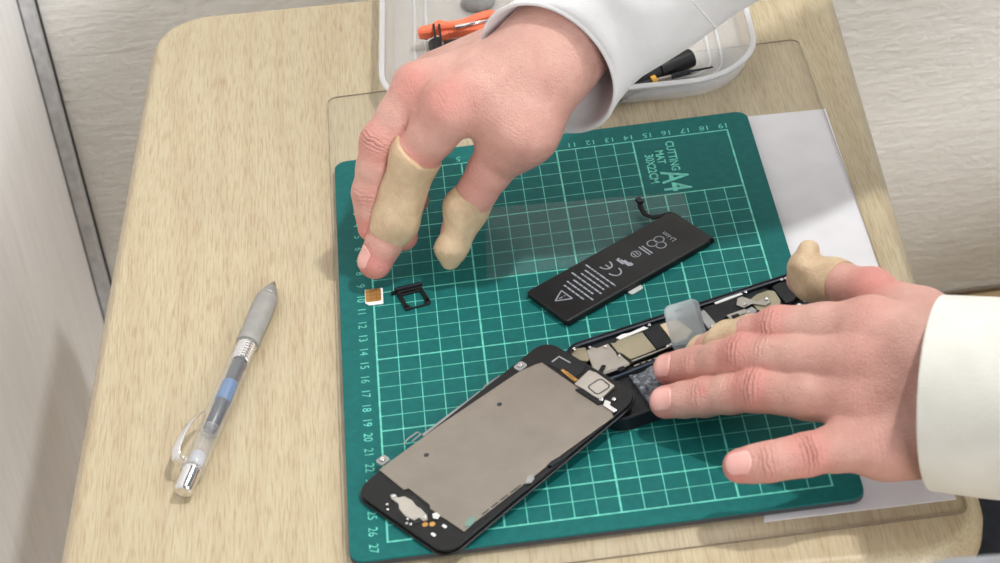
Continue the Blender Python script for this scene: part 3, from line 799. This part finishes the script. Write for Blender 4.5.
# ------------------------------------------------------------------ hands (implicit surface -> mesh)
def seg_d(P, a, b_, ra, rb):
    a = np.asarray(a, np.float32); b_ = np.asarray(b_, np.float32); ba = b_ - a
    h = np.clip(((P - a) @ ba) / float(ba @ ba), 0, 1)
    q = P - a - h[..., None] * ba
    return np.sqrt((q * q).sum(-1)) - (ra + (rb - ra) * h)


def smin(a, b_, k):
    h = np.clip(.5 + .5 * (b_ - a) / k, 0, 1)
    return b_ * (1 - h) + a * h - k * h * (1 - h)


def surface_net(fn, lo, hi, vox):
    lo = np.array(lo); n = np.ceil((np.array(hi) - lo) / vox).astype(int) + 1
    xs = [lo[i] + vox * np.arange(n[i]) for i in range(3)]
    B = 9
    nb = -(-n // B); V = np.empty(nb * B, np.float32)
    cb_ = np.argwhere(np.ones(nb, bool))
    cen = (lo + (cb_ * B + (B - 1) / 2) * vox).astype(np.float32)
    dc = np.concatenate([fn(cen[i:i + 200000]) for i in range(0, len(cen), 200000)])
    Vb = V.reshape(nb[0], B, nb[1], B, nb[2], B)
    Vb[:] = dc.reshape(nb)[:, None, :, None, :, None]
    hot = cb_[np.abs(dc) < B * vox * .87 * 1.25 + .0015]
    off = np.argwhere(np.ones((B, B, B), bool))
    for i in range(0, len(hot), 400):
        h = hot[i:i + 400]
        P = (lo + (h[:, None] * B + off[None]) * vox).astype(np.float32)
        Vb[h[:, 0], :, h[:, 1], :, h[:, 2], :] = fn(P).reshape(-1, B, B, B)
    V = np.ascontiguousarray(V[:n[0], :n[1], :n[2]])
    S = V < 0
    acc = np.zeros(tuple(n - 1) + (3,), np.float32); cnt = np.zeros(tuple(n - 1), np.float32)
    def sl_(o): return tuple(slice(o[i], n[i] - 1 + o[i]) for i in range(3))
    for ax in range(3):
        for c in range(4):
            o = [0, 0, 0]; oth = [i for i in range(3) if i != ax]
            o[oth[0]] = c & 1; o[oth[1]] = c >> 1
            o2 = list(o); o2[ax] = 1
            v0, v1 = V[sl_(o)], V[sl_(o2)]; m = (v0 < 0) != (v1 < 0)
            tt_ = np.where(m, v0 / np.where(m, v0 - v1, 1), 0)
            for i in range(3):
                acc[..., i] += np.where(m, (tt_ if i == ax else o[i]), 0)
            cnt += m
    act = cnt > 0; idx = -np.ones(act.shape, np.int64); idx[act] = np.arange(act.sum())
    ijk = np.argwhere(act)
    verts = (acc[act] / cnt[act][:, None] + ijk) * vox + lo
    faces = []
    for ax in range(3):
        o1, o2 = [i for i in range(3) if i != ax]
        s0 = [slice(0, n[i]) for i in range(3)]; s0[ax] = slice(0, n[ax] - 1); s1 = list(s0); s1[ax] = slice(1, n[ax])
        A, B_ = S[tuple(s0)], S[tuple(s1)]
        e = np.argwhere(A != B_)
        ok = (e[:, o1] > 0) & (e[:, o2] > 0) & (e[:, o1] < n[o1] - 1) & (e[:, o2] < n[o2] - 1); e = e[ok]
        def g(d1, d2):
            q = e.copy(); q[:, o1] -= d1; q[:, o2] -= d2; return idx[q[:, 0], q[:, 1], q[:, 2]]
        Q = np.stack([g(1, 1), g(0, 1), g(0, 0), g(1, 0)], 1)
        ins = A[tuple(e.T)]
        fl_ = ins if ax != 1 else ~ins
        Q[~fl_] = Q[~fl_][:, ::-1]
        faces.append(Q)
    F = np.concatenate(faces)
    F = F[(F >= 0).all(1)]
    return verts, F


def make_mesh(name, V, F):
    me = bpy.data.meshes.new(name)
    me.vertices.add(len(V)); me.vertices.foreach_set('co', V.astype(np.float32).ravel())
    me.loops.add(F.size); me.loops.foreach_set('vertex_index', F.astype(np.int32).ravel())
    me.polygons.add(len(F)); me.polygons.foreach_set('loop_start', np.arange(0, F.size, 4, dtype=np.int32))
    me.update(calc_edges=True); me.validate(); return me


def relax(V, F, it=2, lam=.5):
    for _ in range(it):
        s = np.zeros_like(V); c = np.zeros(len(V))
        for i in range(4):
            a, b_ = F[:, i], F[:, (i + 1) % 4]
            np.add.at(s, a, V[b_]); np.add.at(s, b_, V[a]); np.add.at(c, a, 1); np.add.at(c, b_, 1)
        V = V + lam * (s / np.maximum(c, 1)[:, None] - V)
    return V


def resolve(fingers):
    """(px, py, z, radius) -> points + radii"""
    return {k: ([at(*q[:3]) for q in v], [q[3] for q in v]) for k, v in fingers.items()}


def finger_d(P, pts, rad):
    # from the knuckle outward, tight blending; slight waist between joints
    d = None
    for i in range(1, len(pts) - 1):
        m = (pts[i] + pts[i + 1]) / 2; rm = (rad[i] + rad[i + 1]) / 2 * .965
        for a, b_, ra, rb in ((pts[i], m, rad[i], rm), (m, pts[i + 1], rm, rad[i + 1])):
            e = seg_d(P, a, b_, ra, rb); d = e if d is None else smin(d, e, .003)
    return d


def build_hand(spec, palm_extra, webs, arm, vox, name, parent, flush_extra, dors):
    F_ = resolve(spec)
    order = ['index', 'middle', 'ring', 'little']
    def palm_d(P):
        d = None
        for k in order:
            pts, rad = F_[k]
            e = seg_d(P, pts[0], pts[1], rad[0], rad[1] * .98)
            d = e if d is None else smin(d, e, .0095)
        for a, b_, ra, rb, kk in palm_extra:
            d = smin(d, seg_d(P, a, b_, ra, rb), kk)
        for a, b_, ra, rb in arm:
            d = smin(d, seg_d(P, a, b_, ra, rb), .016)
        return d
    def fn(P):
        pd = palm_d(P); out = pd
        for k in order:
            out = np.minimum(out, smin(pd, finger_d(P, *F_[k]), .007))
        tp, tr_ = F_['thumb']
        td = finger_d(P, tp, tr_); td = smin(td, seg_d(P, tp[0], tp[1], tr_[0], tr_[1]), .006)
        out = smin(out, smin(pd, td, .014), .002)
        for a, b_, ra in webs: out = smin(out, seg_d(P, a, b_, ra, ra), .005)
        return out
    allp = np.array([p for k in F_ for p in F_[k][0]] + [a for a, *_ in arm] + [q[1] for q in arm])
    V, F = surface_net(fn, allp.min(0) - .03, allp.max(0) + .03, vox)
    V = relax(V, F, 1, .4)
    me = make_mesh(name, V, F)
    fl_ = np.zeros(len(V)); cs = np.zeros(len(V)); cw = np.zeros(len(V))
    Vn = V
    for k in order + ['thumb']:
        pts, rad = F_[k]
        joints = [(2, .8, .50), (3, .45, .25), (4, .0, .65)] if k != 'thumb' else [(2, .3, .35), (3, 0, .5)]
        joints.append((1, .12, .18))
        for j, wc, wf in joints:
            if j >= len(pts): continue
            p = pts[j]; r_ = rad[j]
            d = np.linalg.norm(Vn - p, axis=1)
            fl_ = np.maximum(fl_, wf * np.exp(-(d / (r_ * 1.35)) ** 4))
            if wc:
                ax = pts[min(j + 1, len(pts) - 1)] - pts[j - 1]; ax /= np.linalg.norm(ax)
                s = (Vn - p) @ ax; rd = (Vn - p) - s[:, None] * ax
                up = np.clip((rd @ dors) / (np.linalg.norm(rd, axis=1) + 1e-9), 0, 1)
                w = wc * np.exp(-(s / .0036) ** 2) * up ** 2 * (d < r_ * 2.2)
                m = w > cw; cs[m] = s[m]; cw[m] = w[m]
    for p, r_, w in flush_extra: fl_ = np.maximum(fl_, w * np.exp(-(np.linalg.norm(Vn - p, axis=1) / r_) ** 2))
    for nm, arr in (('flush', fl_), ('crease_s', cs), ('crease_w', cw)):
        at_ = me.attributes.new(nm, 'FLOAT', 'POINT'); at_.data.foreach_set('value', arr.astype(np.float32))
    o = link(name, me, M['skin'], parent, smooth=True)
    return o, F_, fn


def nail(hand, F_, fn, k, dors, parent, wid=.0105, ln=.0115, back=.0):
    pts, rad = F_[k]; tip, prev = pts[-1], pts[-2]
    ax = tip - prev; ax /= np.linalg.norm(ax)
    up = np.array(dors) - ax * np.dot(dors, ax); up /= np.linalg.norm(up); sd_ = np.cross(ax, up)
    nu, nv = 14, 12; r_ = rad[-1]
    G = []
    for i in range(nu + 1):
        for j in range(nv + 1):
            u = i / nu; w = (j / nv - .5) * 2
            s = -ln * .55 + ln * u - .0026 * abs(w) ** 2.4 * (2 * u - 1) + back
            ang = w * wid / 2 / r_ * 1.02
            base = tip + ax * s
            dr = up * math.cos(ang) + sd_ * math.sin(ang)
            G.append((base, dr, u))
    P0 = np.array([g[0] for g in G]); D = np.array([g[1] for g in G]); tt_ = np.full(len(G), .016)
    for _ in range(30):
        tt_ -= finger_d((P0 + D * tt_[:, None]).astype(np.float32), pts, rad) * .8
    u = np.array([g[2] for g in G])
    T = P0 + D * (tt_ + .00028 + .00010 * u)[:, None]; Bt = P0 + D * (tt_ - .0006)[:, None]
    bm = bmesh.new(); vt = [bm.verts.new(tuple(p)) for p in T]; vb = [bm.verts.new(tuple(p)) for p in Bt]
    W_ = nv + 1
    for i in range(nu):
        for j in range(nv):
            a = i * W_ + j; bm.faces.new((vt[a], vt[a + 1], vt[a + W_ + 1], vt[a + W_])); bm.faces.new((vb[a], vb[a + W_], vb[a + W_ + 1], vb[a + 1]))
    per = [j for j in range(W_)] + [i * W_ + nv for i in range(1, nu + 1)] + [nu * W_ + j for j in range(nv - 1, -1, -1)] + [i * W_ for i in range(nu - 1, 0, -1)]
    for a, b_ in zip(per, per[1:] + per[:1]): bm.faces.new((vt[a], vb[a], vb[b_], vt[b_]))
    return frombm('fingernail', bm, M['nail'], parent, smooth=True)


def cot(bones, cut_p, cut_n, vox, parent, amp=.0005, freq=900, seed=0, label=None):
    """rubber sheath over bones [(a,b,ra,rb)], open end cut by a plane"""
    rs = np.random.RandomState(seed); ph = rs.rand(6, 4) * 6.28; dr = rs.randn(6, 3)
    def fn(P):
        d = None
        for a, b_, ra, rb in bones:
            e = seg_d(P, a, b_, ra, rb); d = e if d is None else smin(d, e, .004)
        w = 0
        for i in range(6): w = w + np.sin((P @ (dr[i] * freq / 3 / np.linalg.norm(dr[i])).astype(np.float32)) + ph[i, 0])
        d = d - amp * w / 2.4
        return np.maximum(d, ((P - np.asarray(cut_p, np.float32)) @ np.asarray(cut_n, np.float32)))
    A = np.array([q[0] for q in bones] + [q[1] for q in bones])
    V, F = surface_net(fn, A.min(0) - .016, A.max(0) + .016, vox)
    V = relax(V, F, 1, .4)
    o = link('finger_cot', make_mesh('finger_cot', V, F), M['cot'], parent, smooth=True)
    return tag(o, label)


person = thing('person', (.55, .05, FZ), 'person in a white long-sleeved top with beige finger cots, repairing a phone with both hands', 'person')
camdir = np.array([0, -.78, .62])
# ---- left hand (right side of the photo, resting on the phone)
LS = {
 'thumb': [(972, 372, .045, .0145), (920, 326, .048, .0112), (872, 292, .044, .0106), (818, 279, .033, .0088), (803, 279, .030, .0076)],
 'index': [(990, 380, .050, .0155), (872, 328, .060, .0125), (778, 329, .046, .0098), (728, 343, .030, .0084), (703, 354, .0185, .0074)],
 'middle': [(990, 388, .049, .0160), (862, 362, .052, .0122), (742, 356, .038, .0095), (698, 366, .024, .0084), (670, 369, .0165, .0074)],
 'ring': [(985, 402, .042, .017), (862, 400, .041, .0122), (757, 390, .033, .0093), (705, 397, .022, .0084), (666, 402, .0150, .0074)],
 'little': [(985, 424, .034, .018), (872, 440, .030, .0120), (805, 455, .0330, .0087), (768, 462, .0320, .0080), (740, 466, .0290, .0072)],
}
def mid(a, b_, t_=.5): return a * (1 - t_) + b_ * t_
f_ = resolve(LS)
P_ = lambda k, i: f_[k][0][i]
pe = [(P_('little', 0), mid(P_('little', 1), P_('little', 0), .15) + np.array([0, -.002, -.006]), .017, .0110, .012),
      (P_('thumb', 0), P_('thumb', 1), .0135, .0115, .010),
      (P_('thumb', 1), mid(P_('index', 1), P_('index', 0), .35), .0110, .011, .012)]
wb = [(mid(P_('index', 1), P_('index', 2), .22), mid(P_('middle', 1), P_('middle', 2), .20), .0070),
      (mid(P_('middle', 1), P_('middle', 2), .22), mid(P_('ring', 1), P_('ring', 2), .22), .0070),
      (mid(P_('ring', 1), P_('ring', 2), .20), mid(P_('little', 1), P_('little', 2), .25), .0070)]
wr = at(1000, 402, .043)
el = at(1330, 420, .062)
arm = [(wr, mid(wr, el, .4), .0225, .027), (mid(wr, el, .4), el, .027, .036)]
dL = np.array([-.10, -.55, .80]); dL /= np.linalg.norm(dL)
lh, LF, lfn = build_hand(LS, pe, wb, arm, .00075, 'hand', person, [(P_('thumb', 2) + dL * .01, .018, .5), (mid(P_('ring', 3), P_('ring', 2), .0) + dL * .008, .003, .7)], dL)
tag(lh, 'left hand pressing on the phone')
for k, w in (('middle', .0112), ('ring', .0112), ('little', .0100)): nail(lh, LF, lfn, k, dL, lh, w * .97, .0120, -.0004)
ti = LF['index'][0]; ax_ = ti[4] - ti[3]; ax_ /= np.linalg.norm(ax_)
cot([(ti[2], ti[3], .0105, .0091), (ti[3], ti[4], .0091, .0082)], mid(ti[2], ti[3], .45), (ti[2] - ti[3]) / np.linalg.norm(ti[2] - ti[3]), .00055, lh, .0005, 1500, 3, 'beige finger cot on index finger')
tt2 = LF['thumb'][0]
ax_ = (tt2[2] - tt2[3]) / np.linalg.norm(tt2[2] - tt2[3])
hc = at(812, 275, .034)
cot([(mid(tt2[2], tt2[3], .3), tt2[3], .0112, .0104), (tt2[3], at(806, 268, .036), .0104, .0085), (at(806, 268, .038), at(809, 250, .044), .0075, .0035), (at(809, 250, .044), at(813, 248, .044), .0035, .0025), (at(806, 282, .030), at(796, 280, .028), .0050, .0030)],
    mid(tt2[2], tt2[3], .55), ax_, .0006, lh, .0006, 1100, 8, 'beige finger cot with a loose pointed tip on thumb')

# ---- right hand (top of the photo, reaching down)
RS = {
 'thumb': [(540, 82, .092, .0145), (522, 128, .076, .0128), (489, 172, .053, .0103), (466, 210, .034, .0090), (450, 249, .0185, .0064)],
 'index': [(566, 58, .098, .0150), (452, 108, .086, .0130), (415, 158, .060, .0108), (394, 222, .030, .0096), (375, 262, .0125, .0084)],
 'middle': [(562, 50, .102, .0160), (420, 90, .084, .0125), (380, 142, .064, .0096), (370, 193, .040, .0086), (373, 227, .024, .0076)],
 'ring': [(560, 44, .098, .0160), (418, 88, .066, .0120), (388, 140, .052, .0095), (390, 200, .030, .0085), (403, 236, .0160, .0074)],
 'little': [(558, 42, .092, .0160), (440, 82, .052, .0115), (408, 130, .044, .0085), (405, 168, .030, .0078), (415, 200, .020, .0070)],
}
f_ = resolve(RS)
pe = [(P_('thumb', 0), P_('thumb', 1), .0165, .0135, .014),
      (P_('thumb', 1), mid(P_('index', 1), P_('index', 0), .35), .012, .012, .014),
      (P_('little', 0), P_('little', 1), .018, .014, .012)]
wb = [(mid(P_('index', 1), P_('index', 2), .25), mid(P_('middle', 1), P_('middle', 2), .20), .0075),
      (mid(P_('middle', 1), P_('middle', 2), .22), mid(P_('ring', 1), P_('ring', 2), .22), .0070),
      (mid(P_('ring', 1), P_('ring', 2), .20), mid(P_('little', 1), P_('little', 2), .25), .0070)]
wr2 = at(552, 42, .102); el2 = at(840, -195, .190)
arm = [(wr2, mid(wr2, el2, .4), .0200, .0250), (mid(wr2, el2, .4), el2, .0275, .034)]
dR = np.array([-.25, -.45, .85]); dR /= np.linalg.norm(dR)
rh, RF, rfn = build_hand(RS, pe, wb, arm, .0009, 'hand', person, [(P_('index', 1) + dR * .012, .016, .3), (P_('middle', 1) + dR * .012, .014, .3), (P_('thumb', 2), .02, .3)], dR)
tag(rh, 'right hand reaching down to the SIM card')
ti = RF['index'][0]; d_ = (ti[2] - ti[3]) / np.linalg.norm(ti[2] - ti[3])
nail(rh, RF, rfn, 'index', np.array([-.75, -.2, .6]), rh, .011)
def cot2(bones, p0, n0, p1, n1, **k): pass
cot([(mid(ti[1], ti[2], .6), ti[2], .0122, .0121), (ti[2], ti[3], .0121, .0112), (ti[3], mid(ti[3], ti[4], .15), .0112, .0104)], mid(ti[1], ti[2], .86), (ti[1] - ti[2]) / np.linalg.norm(ti[1] - ti[2]), .0007, rh, .0006, 700, 5, 'wide beige finger cot around index finger')
tt2 = RF['thumb'][0]
cot([(mid(tt2[2], tt2[3], .4), tt2[3], .0104, .0100), (tt2[3], tt2[4], .0100, .0074), (tt2[4], at(449, 262, .0125), .0074, .0040)], mid(tt2[2], tt2[3], .62), (tt2[2] - tt2[3]) / np.linalg.norm(tt2[2] - tt2[3]), .0006, rh, .0006, 800, 9, 'beige finger cot on thumb')


# ---- sleeves
def sleeve(name, path, rad, flats, ups, mat, label, seam_at=None, wave=.0016, seed=1, hem=None):
    path = [np.array(p, float) for p in path]; n = 72
    # resample smoothly
    K = 40; out = []; rr_ = []; ff = []
    cum = [0]
    for a, b_ in zip(path, path[1:]): cum.append(cum[-1] + np.linalg.norm(b_ - a))
    for i in range(K + 1):
        s = cum[-1] * (i / K) ** 1.3
        j = min(max(k for k in range(len(cum)) if cum[k] <= s + 1e-9), len(path) - 2)
        u = (s - cum[j]) / (cum[j + 1] - cum[j]); p0 = path[max(j - 1, 0)]; p1, p2 = path[j], path[j + 1]; p3 = path[min(j + 2, len(path) - 1)]
        out.append(.5 * ((2 * p1) + (-p0 + p2) * u + (2 * p0 - 5 * p1 + 4 * p2 - p3) * u * u + (-p0 + 3 * p1 - 3 * p2 + p3) * u ** 3))
        rr_.append(rad[j] * (1 - u) + rad[j + 1] * u); ff.append(flats[j] * (1 - u) + flats[j + 1] * u)
    rs = random.Random(seed); A = [(rs.uniform(0, 6), rs.randint(2, 5), rs.uniform(30, 90)) for _ in range(4)]
    def ringat(i, off, shift=0.0):
        p = out[i]; d = out[min(i + 1, K)] - out[max(i - 1, 0)]; d /= np.linalg.norm(d)
        s_ = np.cross(d, np.array(ups)); s_ /= np.linalg.norm(s_); u_ = np.cross(s_, d)
        dist = cum[-1] * (i / K) ** 1.3
        if hem is not None:      # the hem hangs slightly open, out of square with the arm
            q = min(1, dist / .06); h_ = np.array(hem) / np.linalg.norm(hem) * (1 - q) + d * q; h_ /= np.linalg.norm(h_)
            s_ = np.cross(h_, np.array(ups)); s_ /= np.linalg.norm(s_); u_ = np.cross(s_, h_)
        ring_ = []
        for k in range(n):
            a = 2 * math.pi * k / n
            w = sum(math.sin(m * a + ph + f__ * dist) for ph, m, f__ in A) * wave / 2 * min(1, dist / .03 + .15)
            r_ = rr_[i] + w + off
            ring_.append(p + d * shift + r_ * (math.cos(a) * s_ + ff[i] * math.sin(a) * u_))
        return ring_
    bm = bmesh.new()
    th = .0016
    rings = [ringat(i, -th * 1.4) for i in range(14, -1, -1)]
    rings += [ringat(0, -th * .9, -.0010), ringat(0, -th * .2, -.0012), ringat(0, 0, -.0006)]
    rings += [ringat(i, 0) for i in range(0, K + 1)]
    loft(bm, rings, False, True)
    o = frombm(name, bm, mat, person, smooth=True); tag(o, label)
    if seam_at:
        for sft in seam_at:
            i = min(range(K + 1), key=lambda q: abs(cum[-1] * (q / K) ** 1.3 - sft))
            bm = bmesh.new(); a = ringat(i, .0004)
            a.append(a[0]); 
            loft(bm, [ringat(i, -.0003, -.0005), ringat(i, .0005, -.0002), ringat(i, .0005, .0002), ringat(i, -.0003, .0005)], False, False)
            frombm('stitching', bm, mat, o, smooth=True)
    return o


c0 = at(940, 393, .045)
sleeve('sleeve', [c0, mid(c0, el, .25), mid(c0, el, .6), el, el + np.array([.12, .10, .09])],
       [.0405, .0408, .043, .050, .060], [1.0, 1.0, 1.0, 1.0, 1.0], (0, 0, 1), M['sleeve'], 'cream white sleeve over the left wrist', None, .0010, 2)
c1 = at(549, 68, .095)
sleeve('sleeve', [c1, mid(c1, el2, .14), mid(c1, el2, .45), el2, el2 + np.array([.22, .10, .10])],
       [.0365, .0318, .0380, .064, .074], [1.0, 1.0, 1.0, 1, 1], (0, 0, 1), M['sleeve2'], 'white sleeve hanging over the right wrist', [.075], .0014, 6, (.15, .21, .01))
# lap in dark trousers beside the table
def lap(y0, y1, xk):
    return lambda bm: tube(bm, [(.85, y0, -.20), (.60, (y0 + y1) / 2, -.20), (xk + .07, y1, -.200), (xk + .02, y1, -.215), (xk, y1, -.28), (xk + .01, y1, FZ + .02)], [.085, .082, .072, .066, .056, .050], 24)
mesh_obj('trouser_leg', lap(-.06, -.125, .325), M['trousers'], person, smooth=True)
mesh_obj('trouser_leg', lap(.08, .16, .60), M['trousers'], person, smooth=True)

# blurred pale grey rounded edge close to the camera, bottom right
q0 = at(885, 606, .16); q1 = at(1060, 594, .16)
tag(mesh_obj('grey_rail', lambda bm: tube(bm, [q0 + (0, 0, -.02), q0 * .9 + q1 * .1 + np.array([0, 0, -.004]), mid(q0, q1, .4), q1, q1 + np.array([.2, .02, 0])], [.010, .012, .013, .013, .013], 20), plain('pale_grey_rail', (140, 143, 148), .5), None, smooth=True),
    'out-of-focus pale grey rounded rail poking in at the bottom right corner', 'rail')

# ------------------------------------------------------------------ light
def area(name, loc, tgt, size, power, col=(1, 1, 1)):
    ld = bpy.data.lights.new(name, 'AREA'); ld.shape = 'RECTANGLE'; ld.size = size[0]; ld.size_y = size[1]; ld.energy = power; ld.color = col
    o = bpy.data.objects.new(name, ld); COL.objects.link(o); o.location = loc
    o.rotation_euler = (Vector(tgt) - Vector(loc)).to_track_quat('-Z', 'Y').to_euler(); return o
area('ceiling_lamp', (.80, -.08, 1.88), (.12, -.1, 0), (.10, .10), 24, (1, .985, .96))
area('ceiling_lamp', (1.9, -1.15, 1.45), (0, 0, -.05), (.4, .4), 10, (1, .99, .98))
area('wall_fill_light', (.9, -2.6, 1.0), (.1, 0, -.1), (1.1, .7), 42, (1, .99, .98))  # added low frontal fill to brighten the walls, no known lamp there
w = bpy.data.worlds.new('room_light'); SC.world = w; w.use_nodes = True
bg = w.node_tree.nodes['Background']; bg.inputs[0].default_value = (.93, .96, 1, 1); bg.inputs[1].default_value = .185
vs_ = SC.view_settings; vs_.view_transform = 'Standard'; vs_.look = 'None'; vs_.gamma = 1; vs_.use_curve_mapping = False; vs_.exposure = 0.0
